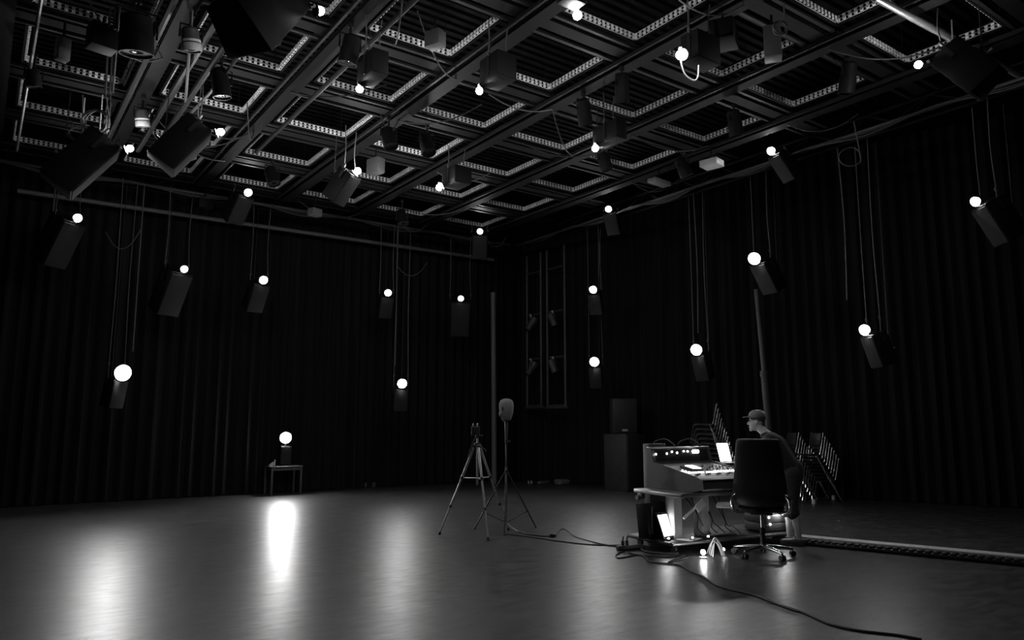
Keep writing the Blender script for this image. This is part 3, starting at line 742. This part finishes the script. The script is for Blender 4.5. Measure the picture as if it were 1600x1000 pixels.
# console
t = thing('mixing_console', 'digital mixing console with lit keys and sloping panel', 'mixing console', dk(.24, .02, .745), TH)
CW = 1.02
prof = [(-.16, .06), (-.14, .16), (-.02, .19), (.62, .30), (.80, .32), (.86, .52), (.93, .52), (.93, .0), (.05, .0)]
MB().prism([(0, y, z) for y, z in prof], (CW, 0, 0)).build('console_body', 'panel', t, False)
MB().prism([(-.015, y, z + .003) for y, z in [(-.17, .05), (-.15, .165), (-.02, .2), (.62, .315), (.80, .34), (.855, .53), (.94, .53), (.94, .0), (.05, .0)]], (.02, 0, 0)).build('side_panel', 'panel', t, False)
MB().prism([(CW - .005, y, z + .003) for y, z in [(-.17, .05), (-.15, .165), (-.02, .2), (.62, .315), (.80, .34), (.855, .53), (.94, .53), (.94, .0), (.05, .0)]], (.02, 0, 0)).build('side_panel', 'panel', t, False)
MB().box((CW / 2, -.09, .178), (CW - .03, .13, .015), rot=Matrix.Rotation(.24, 3, 'X'), bev=.005).build('armrest', 'grey', t)
MB().box((CW / 2, -.13, .05), (CW, .03, .035), rot=Matrix.Rotation(.6, 3, 'X'), bev=.008).build('front_trim', 'alu', t)
MB().box((CW / 2, .895, .535), (CW + .02, .1, .018), bev=.005).build('bridge_cap', 'alu', t)
sl = math.atan2(.11, .64); RS = Matrix.Rotation(sl, 3, 'X')
def top(y): return .19 + (y + .02) * .11 / .64
MB().box((CW / 2, .30, top(.30) + .001), (CW - .06, .60, .008), rot=RS).build('control_surface', 'grey', t)
rb = MB()
for k in range(46): rb.box((.05 + (CW - .1) * k / 45, .826, .43), (.008, .012, .15), rot=Matrix.Rotation(-.29, 3, 'X'))
rb.build('bridge_ribs', 'rail', t)
for x, z in ((.05, .45), (.24, .455), (.33, .478), (.42, .462), (.54, .482), (.61, .478)):
    MB().ball((x, .822, z), .013, 10, 6).build('bridge_lamp', 'dot', t)
MB().box((.74, .81, .475), (.12, .02, .045), bev=.015).build('bridge_display', 'screen', t)
tsc = MB().box((.30, .40, top(.40) + .018), (.20, .24, .03), rot=RS, bev=.006).build('touch_screen_case', 'plastic', t)
MB().box((.31, .38, top(.38) + .036), (.13, .17, .006), rot=RS).build('touch_screen', 'screen', tsc)
for r_, (y, n, xs, xe_, m, hz_) in enumerate(((.19, 24, .08, .94, 'glowkey', .012), (.225, 9, .55, .96, 'dot', .01))):
    for k in range(n):
        if r_ == 0 and k % 8 == 7: continue
        x = xs + (xe_ - xs) * k / (n - 1); MB().box((x, y, top(y) + .012), (.020 if r_ == 0 else .012, .02, hz_), rot=RS).build('lit_key', m, t)
for k in range(3):
    MB().ball((.06 + .01 * k, .30 - .05 * k, top(.30 - .05 * k) + .012), .012, 8, 6).build('lit_key', 'dot', t)
for k in range(16):
    x = .07 + .87 * k / 15; MB().box((x, .06 + .03 * (k % 3), top(.08) + .014), (.018, .03, .02), rot=RS, bev=.003).build('fader_cap', 'plastic' if k % 3 else 'white', t)
for a_ in range(3):
    for k in range(8):
        x = .50 + .06 * k; y = .32 + .08 * a_; MB().cyl((x, y, top(y)), (x, y - .003, top(y) + .028), .014, 10, .011).build('knob', 'pale' if (k + a_) % 3 else 'plastic', t)
MB().box((.84, .10, top(.10) + .012), (.22, .13, .006), rot=RS).build('script_sheet', 'paper', t)
for x in (.2, .65):
    tag(MB().tube(spline([dk(x + .06, .9, 1.285), dk(x + .1, .88, 1.36), dk(x + .25, .85, 1.40), dk(x + .38, .84, 1.34), dk(x + .44, .86, 1.29)], 6), .008, 6).build('gooseneck_cable', 'cable'),
        'thin black cable arching over the %s of the console back' % ('left half' if x < .5 else 'right half'), 'cable')
# laptop on a stand at the right of the console
def atd(x, y, fwd): d = ray(x, y); return Vector((0, 0, H)) + d * (fwd / d.dot(hd))
q = atd(1153, 722, 10.95)
t = thing('laptop_stand', 'dark stand carrying the bright laptop beside the console', 'stand', (q.x, q.y, .743), TH + .35)
MB().box((0, .1, .01), (.3, .28, .02), bev=.004).cyl((0, .12, .01), (0, .12, q.z - .78), .02, 10).box((0, .06, q.z - .775), (.34, .26, .014), bev=.004).build('stand_body', 'plastic', t)
t = thing('laptop', 'open laptop with bright white screen between console and office chair', 'laptop', (q.x, q.y, q.z - .024), TH + .35)
MB().box((0, .06, .01), (.36, .25, .02), bev=.006).build('keyboard_base', 'plastic', t)
RLp = Matrix.Rotation(-.22, 3, 'X')
lid = MB().box((0, .185 + .035, .16), (.37, .014, .29), rot=RLp, bev=.005).build('lid', 'plastic', t)
MB().box((0, .185 + .027, .16), (.345, .006, .262), rot=RLp).build('screen', 'screen', lid)
t = thing('equipment_box', 'tall dark box standing behind the console back panel', 'box', dk(.45, .99, .01), TH)
MB().box((0, .08, .66), (.30, .14, 1.32), bev=.01).build('case', 'panel', t)
# small lit screen leaning at the foot of the column
t = thing('small_monitor', 'small bright screen leaning on the trolley at left', 'monitor', dk(.06, .36, PT), TH + .2)
RL = Matrix.Rotation(.0, 3, 'Y') @ Matrix.Rotation(-.38, 3, 'X')
MB().box((0, .05, .17), (.21, .03, .34), rot=RL, bev=.008).build('case', 'plastic', t)
MB().box((.0, .033, .175), (.175, .006, .27), rot=RL).build('screen', 'screen', t)
t = thing('rack_case', 'dark slanted equipment case behind the small bright screen', 'case', dk(-.0, .60, PT), TH + .15)
MB().box((0, 0, .22), (.36, .18, .44), bev=.01, rot=Matrix.Rotation(-.1, 3, 'X')).build('case', 'spk', t)
MB().box((-.1, -.1, .22), (.012, .012, .36)).build('trim_strip', 'steel', t)
# amplifier rack at right under the desk
t = thing('amplifier_rack', 'amplifier rack with small lit lamps under the desk', 'rack', dk(1.86, .40, PT), TH)
for k in range(3):
    MB().box((0, 0, .065 + .115 * k), (.48, .4, .105), bev=.006).build('rack_unit', 'panel', t)
MB().box((-.05, -.205, .29), (.3, .012, .06)).build('front_plate', 'pale', t)
MB().ball((.02, -.26, .27), .042, 12, 8).build('work_bulb', bulb_mat(80), t); MB().cyl((.02, -.2, .27), (.02, -.235, .27), .02, 8).build('bulb_socket', 'plastic', t)
for x, z in ((-.19, .2), (-.17, .11), (.2, .16)): MB().ball((x, -.206, z), .014, 8, 6).build('pilot_lamp', 'dot', t)
# gear on the trolley
t = thing('keyboard', 'long dark keyboard lying on the trolley edge', 'keyboard', dk(.85, .30, PT), TH)
MB().box((0, 0, .012), (.5, .17, .024), bev=.004).build('keyboard_body', 'plastic', t)
kb = MB()
for r_ in range(5):
    for k in range(15): kb.box((-.225 + .032 * k, -.06 + .03 * r_, .028), (.026, .024, .008))
kb.build('keys', 'grey', t)
t = thing('paper_sheet', 'crumpled pale sheet lying on the trolley front', 'paper', dk(.32, .26, PT), TH)
MB().box((0, 0, .004), (.3, .2, .006), rot=rotz(.3)).build('sheet', 'paper', t)
for k, (x, y, lab) in enumerate(((.0, .28, 'left'), (.3, 0.18, 'middle'), (.56, .18, 'right'))):
    t = thing('indicator_lamp', 'tiny lit indicator on the trolley edge, %s one' % lab, 'lamp', dk(x, y, PT), TH, 'indicators on the trolley')
    MB().box((0, 0, .012), (.05, .04, .024), bev=.004).build('body', 'plastic', t); MB().ball((0, -.01, .03), .014, 8, 6).build('lamp', 'dot', t)
# hanging leads under the desk
for k in range(6):
    x = .45 + .12 * k
    tag(MB().tube(spline([dk(x, .5, .68), dk(x + .05 * (-1) ** k, .3, .45 - .03 * k), dk(x + .1, .35, .25), dk(x + .2, .3, PT + .01)], 6), .007, 6).build('hanging_lead', 'cable'),
        'black lead drooping under the desk, %s from the left' % ORD[k], 'cable', 'leads under the desk')
# floor lamp tangle
q = fl(1099, 872)
t = thing('work_lamp', 'very bright little work lamp on the floor before the trolley', 'lamp', (q.x, q.y, 0), TH)
MB().lathe([(.05, 0), (.05, .012), (.02, .02), (.02, .045)], 16).build('lamp_base', 'pale', t)
MB().ball((0, 0, .07), .03, 12, 8).build('bulb', bulb_mat(60), t)
q2 = fl(1131, 868)
t = thing('work_lamp', 'second smaller bright lamp on the floor beside the caster', 'lamp', (q2.x, q2.y, 0), TH)
MB().cyl((0, 0, 0), (0, 0, .06), .02, 10).build('lamp_base', 'pale', t); MB().ball((0, 0, .075), .016, 10, 8).build('bulb', bulb_mat(50), t)
for k in range(4):
    a = fl(1105 + 3 * k, 866 + 2 * k); b = fl(1128 + 2 * k, 870 + k)
    a.z = .012; b.z = .012; m_ = a.lerp(b, .5) + UPV * (.16 + .05 * (k % 2)) + hd * .05 * (k - 1)
    tag(MB().tube(spline([a, a.lerp(m_, .5) + UPV * .05, m_, m_.lerp(b, .6) + UPV * .03, b], 6), .007, 6).build('wire_loop', 'pale'), 'pale wire loop arching between the floor lamps, %s one' % ORD[k], 'wire', 'wire loops by the floor lamps')

# ------------------------------------------------------------------ floor cables and plug boxes
def floor_cable(pxs, r, lab, m='cable'):
    pts = []
    for p in pxs:
        q = fl(p[0], p[1]); q.z = r + (p[2] if len(p) > 2 else 0.0); pts.append(q)
    tag(MB().tube(spline(pts, 6), r, 6).build('floor_cable', m), lab, 'cable', 'cables on the floor')
floor_cable([(787, 800, .1), (795, 820), (815, 833), (842, 838), (864, 838), (880, 833, .05), (900, 840), (940, 851), (975, 857)], .009, 'thin black cable from the stand to the trolley')
floor_cable([(788, 835), (830, 840), (870, 846), (925, 852), (980, 853)], .008, 'straight thin cable beside the stand cable')
floor_cable([(975, 862), (963, 868), (966, 873), (985, 870), (1000, 868), (1040, 872), (1070, 868), (1055, 875), (1045, 880), (1075, 872)], .009, 'tangled black cable before the trolley corner')
floor_cable([(985, 866), (1005, 870), (1015, 878), (1030, 881), (1060, 884), (1078, 893), (1100, 903), (1125, 918), (1180, 932), (1210, 944), (1253, 958), (1280, 970), (1300, 978), (1340, 987), (1400, 994), (1440, 1001)], .010, 'long black cable curving to the lower right')
floor_cable([(1180, 931), (1200, 937), (1220, 948), (1248, 957)], .009, 'short cable doubling the long floor cable')
floor_cable([(1000, 852), (1005, 862), (1030, 866), (1060, 866)], .012, 'pale cable loop under the trolley corner', 'rope')
p = fl(864, 839); tag(MB().box((p.x, p.y, .022), (.08, .07, .044), bev=.008, rot=rotz(.4)).build('cable_coupler', 'plastic'), 'small black coupler on the cable right of the stand', 'connector')
p = fl(984, 859); t = thing('power_strip', 'black power strip with two plugs left of the trolley', 'power strip', (p.x, p.y, 0), TH - .1)
MB().box((0, 0, .03), (.36, .08, .06), bev=.008).build('strip_body', 'plastic', t)
for x in (-.1, -.04): MB().box((x, 0, .09), (.035, .035, .06), bev=.006).cyl((x, 0, .12), (x + .01, 0, .17), .009, 8).build('plug', 'cable', t)
MB().ball((-.04, 0, .175), .012, 8, 6).build('pale_tip', 'white', t)
# cable ramp at right
A0, A1 = fl(1222, 849), fl(1730, 899); e = (A1 - A0).normalized(); n = Vector((-e.y, e.x, 0)); n = n if n.dot(hd) > 0 else -n
L_ = (A1 - A0).length; AN = math.atan2(e.y, e.x)
t = thing('cable_ramp', 'long dark cable channel with pale cover strip on the right floor', 'cable ramp', (A0.x, A0.y, 0), AN)
sgn = 1 if (rotz(-AN) @ n).y > 0 else -1
MB().box((L_ / 2, sgn * .12, .035), (L_, .24, .03), bev=.005).build('channel', 'plastic', t)
lk = MB(); k = 0
while k * .09 < L_: lk.box((k * .09 + .04, sgn * .045, .06), (.06, .09, .04), bev=.014); k += 1
lk.build('link_chain', 'plastic', t)
MB().box((L_ / 2, sgn * .23, .085), (L_, .20, .02), bev=.004).build('cover_strip', 'ramp', t)

# ------------------------------------------------------------------ office chair
cc = fl(1193, 869); CHR = math.atan2(cc.y, cc.x) - PI / 2 - math.radians(2)
t = thing('office_chair', 'black high-backed office chair on a chrome five-star base', 'office chair', (cc.x, cc.y, 0), CHR)
bb = MB(); prof = []
zs = [.60, .65, .72, .80, .90, 1.02, 1.15, 1.28, 1.37, 1.41, 1.425]
ws = [.26, .30, .315, .318, .31, .295, .28, .268, .258, .248, .225]
ys = [-.20, -.235, -.255, -.26, -.25, -.255, -.275, -.30, -.32, -.325, -.325]
NS = 10
fr = []; bk = []
for z, w, y in zip(zs, ws, ys):
    a = []; b = []
    for k in range(NS + 1):
        u = -1 + 2 * k / NS; x = w * u; cu = .06 * u * u; ed = .045 * (1 - u ** 6) * (1 if .62 < z < 1.42 else .6)
        a.append(bb.bm.verts.new((x, y + cu - .01 - ed * .6, z))); b.append(bb.bm.verts.new((x, y + cu + .01 + ed * .8, z)))
    fr.append(a); bk.append(b)
for i in range(len(zs) - 1):
    for k in range(NS):
        bb.bm.faces.new((fr[i][k], fr[i][k + 1], fr[i + 1][k + 1], fr[i + 1][k])); bb.bm.faces.new((bk[i][k], bk[i + 1][k], bk[i + 1][k + 1], bk[i][k + 1]))
    bb.bm.faces.new((fr[i][0], fr[i + 1][0], bk[i + 1][0], bk[i][0])); bb.bm.faces.new((fr[i][NS], bk[i][NS], bk[i + 1][NS], fr[i + 1][NS]))
for i in (0, -1):
    for k in range(NS): bb.bm.faces.new((fr[i][k], bk[i][k], bk[i][k + 1], fr[i][k + 1]))
o = bb.build('backrest', 'leather', t); sd = o.modifiers.new('s', 'SUBSURF'); sd.levels = 1; sd.render_levels = 2
MB().box((0, .07, .585), (.54, .54, .10), bev=.045).build('seat', 'leather', t)
MB().box((0, .05, .52), (.26, .3, .04), bev=.01).box((0, -.12, .54), (.12, .24, .03)).build('mechanism', 'plastic', t)
for s in (-1, 1):
    MB().tube(spline([(s * .27, -.20, .76), (s * .325, -.22, .70), (s * .33, -.16, .58), (s * .29, -.05, .53), (s * .2, 0, .53)], 6), .022, 10).build('arm_bracket', 'chrome', t)
    MB().tube(spline([(s * .30, -.18, .72), (s * .34, -.1, .69), (s * .35, .05, .67), (s * .345, .2, .65)], 6), [.02] * 18 + [.02], 10).build('armrest_tube', 'chrome', t)
ar = MB(); ar.box((-.43, -.04, .60), (.2, .26, .055), bev=.02); ar.build('armrest_pad', 'white', t)
MB().cyl((0, 0, .12), (0, 0, .34), .032, 14).build('column_sleeve', 'plastic', t); MB().cyl((0, 0, .32), (0, 0, .52), .02, 14).build('gas_column', 'chrome', t)
MB().lathe([(.05, .085), (.055, .13), (.04, .15)], 16).build('base_hub', 'chrome', t)
for k in range(5):
    a = math.radians(20 + 72 * k); v = Vector((math.cos(a), math.sin(a), 0))
    bl = MB().tube([v * .03 + UPV * .115, v * .2 + UPV * .105, v * .36 + UPV * .085], [.027, .023, .016], 10).build('base_leg', 'chrome', t)
    q = v * .36; sd = Vector((-v.y, v.x, 0))
    MB().cyl(q + sd * .008 + UPV * .034, q + sd * .03 + UPV * .034, .034, 14).cyl(q - sd * .03 + UPV * .034, q - sd * .008 + UPV * .034, .034, 14).cyl(q + UPV * .04, q + UPV * .088, .011, 8).build('caster', 'cable', bl)

# ------------------------------------------------------------------ person bending to the desk
fc = fl(1243, 851); fc.z = 0
fdir = (-RT * .93 + hd * .37).normalized(); side = Vector((-fdir.y, fdir.x, 0))     # side = his left
if side.dot(hd) > 0: side_near = -side
else: side_near = side
PA = math.atan2(fdir.y, fdir.x)
t = thing('person', 'person in dark shirt, shorts and cap bending towards the screen', 'person', fc, PA)
# local frame: +x is the way the person faces, +y the person's left (towards the camera)
def V(x, y, z): return Vector((x, y, z))
hipz = .98
pel = V(.0, 0, hipz); chest = V(.20, 0, 1.30); neck = V(.32, 0, 1.475); head = V(.43, 0, 1.635)
def remesh(o, vs, sm=6):
    r = o.modifiers.new('r', 'REMESH'); r.mode = 'VOXEL'; r.voxel_size = vs; r.use_smooth_shade = True
    s = o.modifiers.new('s', 'SMOOTH'); s.factor = .5; s.iterations = sm
    return o
b = MB()
b.cap(pel, V(.09, 0, 1.12), .135, .13); b.cap(V(.09, 0, 1.12), chest, .13, .15)
for s in (-1, 1): b.cap(pel + V(0, s * .04, 0), chest + V(.0, s * .08, .04), .11, .10)
b.cap(chest + V(.04, 0, .08), neck, .10, .065); b.cap(neck, head + V(-.02, 0, -.06), .058, .055)
# head
b.ball(head + V(-.012, 0, .03), (.098, .077, .095), 20, 14); b.ball(head + V(.025, 0, -.045), (.068, .058, .082), 20, 14)
b.cap(head + V(.085, 0, .012), head + V(.112, 0, -.03), .010, .016)        # nose
b.ball(head + V(.086, 0, -.068), (.017, .026, .008), 12, 8); b.ball(head + V(.083, 0, -.085), (.016, .022, .008), 12, 8)   # lips
b.ball(head + V(.075, 0, -.115), (.022, .026, .018), 12, 8)                  # chin
for s in (-1, 1):
    b.ball(head + V(.078, s * .032, .012), (.012, .018, .010), 10, 8)        # eyelids
    b.cap(head + V(.085, s * .016, .034), head + V(.078, s * .05, .034), .009, .007)   # brows
    b.ball(head + V(-.005, s * .078, -.01), (.022, .010, .033), 12, 8)       # ears
# legs
feetp = [V(-.02, .10, 0), V(.10, -.10, 0)]
for s, f in ((1, feetp[0]), (-1, feetp[1])):
    hip = pel + V(0, s * .09, -.04); kn = V(f.x * .6 + .035, f.y * 1.0, .52); an = f + V(-.03, 0, .09)
    b.cap(hip, kn, .095, .062); b.cap(kn, kn.lerp(an, .35) + V(-.02, 0, 0), .058, .058); b.cap(kn.lerp(an, .35) + V(-.02, 0, 0), an, .056, .038)
    b.cap(an, f + V(.0, 0, .05), .038, .045); b.cap(f + V(-.05, 0, .045), f + V(.15, 0, .035), .04, .034)
# arms
def hand(wr, d, up, lat, s, grip):
    d = d.normalized(); up = (up - d * up.dot(d)).normalized(); lt = d.cross(up)
    palm = wr + d * .05
    for k in (-1, 0, 1): b.cap(wr + lt * .012 * k, wr + d * .085 + lt * .026 * k, .02, .014)
    for k, ln in enumerate((.070, .078, .074, .058)):
        o_ = wr + d * .088 + lt * (-.033 + .022 * k)
        p1 = o_ + (d * math.cos(grip) - up * math.sin(grip)) * ln * .5
        p2 = p1 + (d * math.cos(grip * 2) - up * math.sin(grip * 2)) * ln * .3
        p3 = p2 + (d * math.cos(grip * 2.8) - up * math.sin(grip * 2.8)) * ln * .25
        b.cap(o_, p1, .0095, .0088, 8); b.cap(p1, p2, .0088, .008, 8); b.cap(p2, p3, .008, .007, 8)
    o_ = wr + d * .03 + lt * s * .03; p1 = o_ + (d * .6 + lt * s * .7 - up * .3).normalized() * .045; p2 = p1 + (d * .9 + lt * s * .2 - up * .5).normalized() * .035
    b.cap(o_, p1, .013, .010, 8); b.cap(p1, p2, .010, .008, 8)
shl = chest + V(.05, .19, .09); shr = chest + V(.05, -.19, .09)
for s in (-1, 1): b.cap(chest + V(.04, 0, .08), chest + V(.05, s * .17, .09), .10, .07)
inv = (Matrix.Translation(fc) @ Matrix.Rotation(PA, 4, 'Z')).inverted(); i3 = inv.to_3x3(); d3 = Mdesk.to_3x3()
def arm(sh, wr, pole):
    v = wr - sh
    if v.length > .555: wr = sh + v.normalized() * .555; v = wr - sh
    u = v.normalized(); pole = (pole - u * pole.dot(u)).normalized()
    a_ = (.30 ** 2 - .26 ** 2 + v.length ** 2) / (2 * v.length)
    e_ = sh + u * a_ + pole * math.sqrt(max(0, .30 ** 2 - a_ * a_))
    b.cap(sh, e_, .056, .042); b.cap(e_, wr, .042, .028); return e_, wr
# near hand leans on the right corner of the console, far hand rests on the thigh
el, wl = arm(shl, inv @ dk(1.33, .15, 1.005), V(-.6, .6, .2))
hand(wl, i3 @ (d3 @ V(-.95, .12, -.14)), V(0, 0, 1), 0, 1, .16)
er, wr = arm(shr, V(.17, -.17, .90), V(-.8, -.5, 0))
hand(wr, V(.25, .12, -.95), V(1, -.1, .25), 0, -1, .14)
remesh(b.build('body', 'skin', t), .0075, 3)
# clothes
b = MB()
b.cap(pel + V(.0, 0, .0), V(.09, 0, 1.12), .152, .15); b.cap(V(.09, 0, 1.12), chest, .15, .168)
for s in (-1, 1):
    b.cap(pel + V(0, s * .04, -.02), chest + V(0, s * .08, .04), .13, .118); b.cap(chest + V(.04, 0, .08), chest + V(.05, s * .17, .09), .116, .088)
b.cap(chest + V(.04, 0, .08), neck + V(-.01, 0, -.03), .115, .078)
for sh, e_ in ((shl, el), (shr, er)): b.cap(sh, sh.lerp(e_, .75), .075, .066)
remesh(b.build('shirt', 'shirt', t), .012, 4)
b = MB(); b.cap(pel + V(0, 0, .02), pel + V(0, 0, -.06), .155, .15)
for s, f in ((1, feetp[0]), (-1, feetp[1])):
    hip = pel + V(0, s * .09, -.04); kn = V(f.x * .6 + .035, f.y, .52); b.cap(hip, kn, .118, .092); b.cap(kn, kn + V(-.012, 0, -.10), .090, .088)
remesh(b.build('shorts', 'shorts', t), .012, 3)
for s, f in ((1, feetp[0]), (-1, feetp[1])):
    b = MB(); b.cap(f + V(-.06, 0, .052), f + V(.02, 0, .06), .052, .05); b.cap(f + V(.02, 0, .052), f + V(.17, 0, .042), .05, .04)
    b.box(f + V(.055, 0, .012), (.3, .09, .022), bev=.008)
    remesh(b.build('shoe', 'panel', t), .008, 3)
b = MB(); b.ball(head + V(-.02, 0, .055), (.112, .09, .085), 20, 14); b.cap(head + V(-.07, 0, .0), head + V(-.085, 0, -.03), .05, .04)
remesh(b.build('hair', 'hair', t), .010, 3)
b = MB(); b.lathe([(.118, 0), (.115, .03), (.098, .07), (.06, .095), (.01, .103)], 24, Matrix.Translation(head + V(-.015, 0, .062)) @ Matrix.Rotation(.08, 4, 'Y') @ Matrix.Diagonal((1, .82, 1, 1)))
b.prism([head + V(.08, -.07, .068), head + V(.13, -.06, .064), head + V(.17, -.03, .058), head + V(.178, 0, .056), head + V(.17, .03, .058), head + V(.13, .06, .064), head + V(.08, .07, .068)], (0, 0, .008))
b.build('cap', 'grey', t)
for s in (-1, 1): MB().ball(head + V(.086, s * .032, .011), .009, 10, 8).build('eye', 'lens', t)
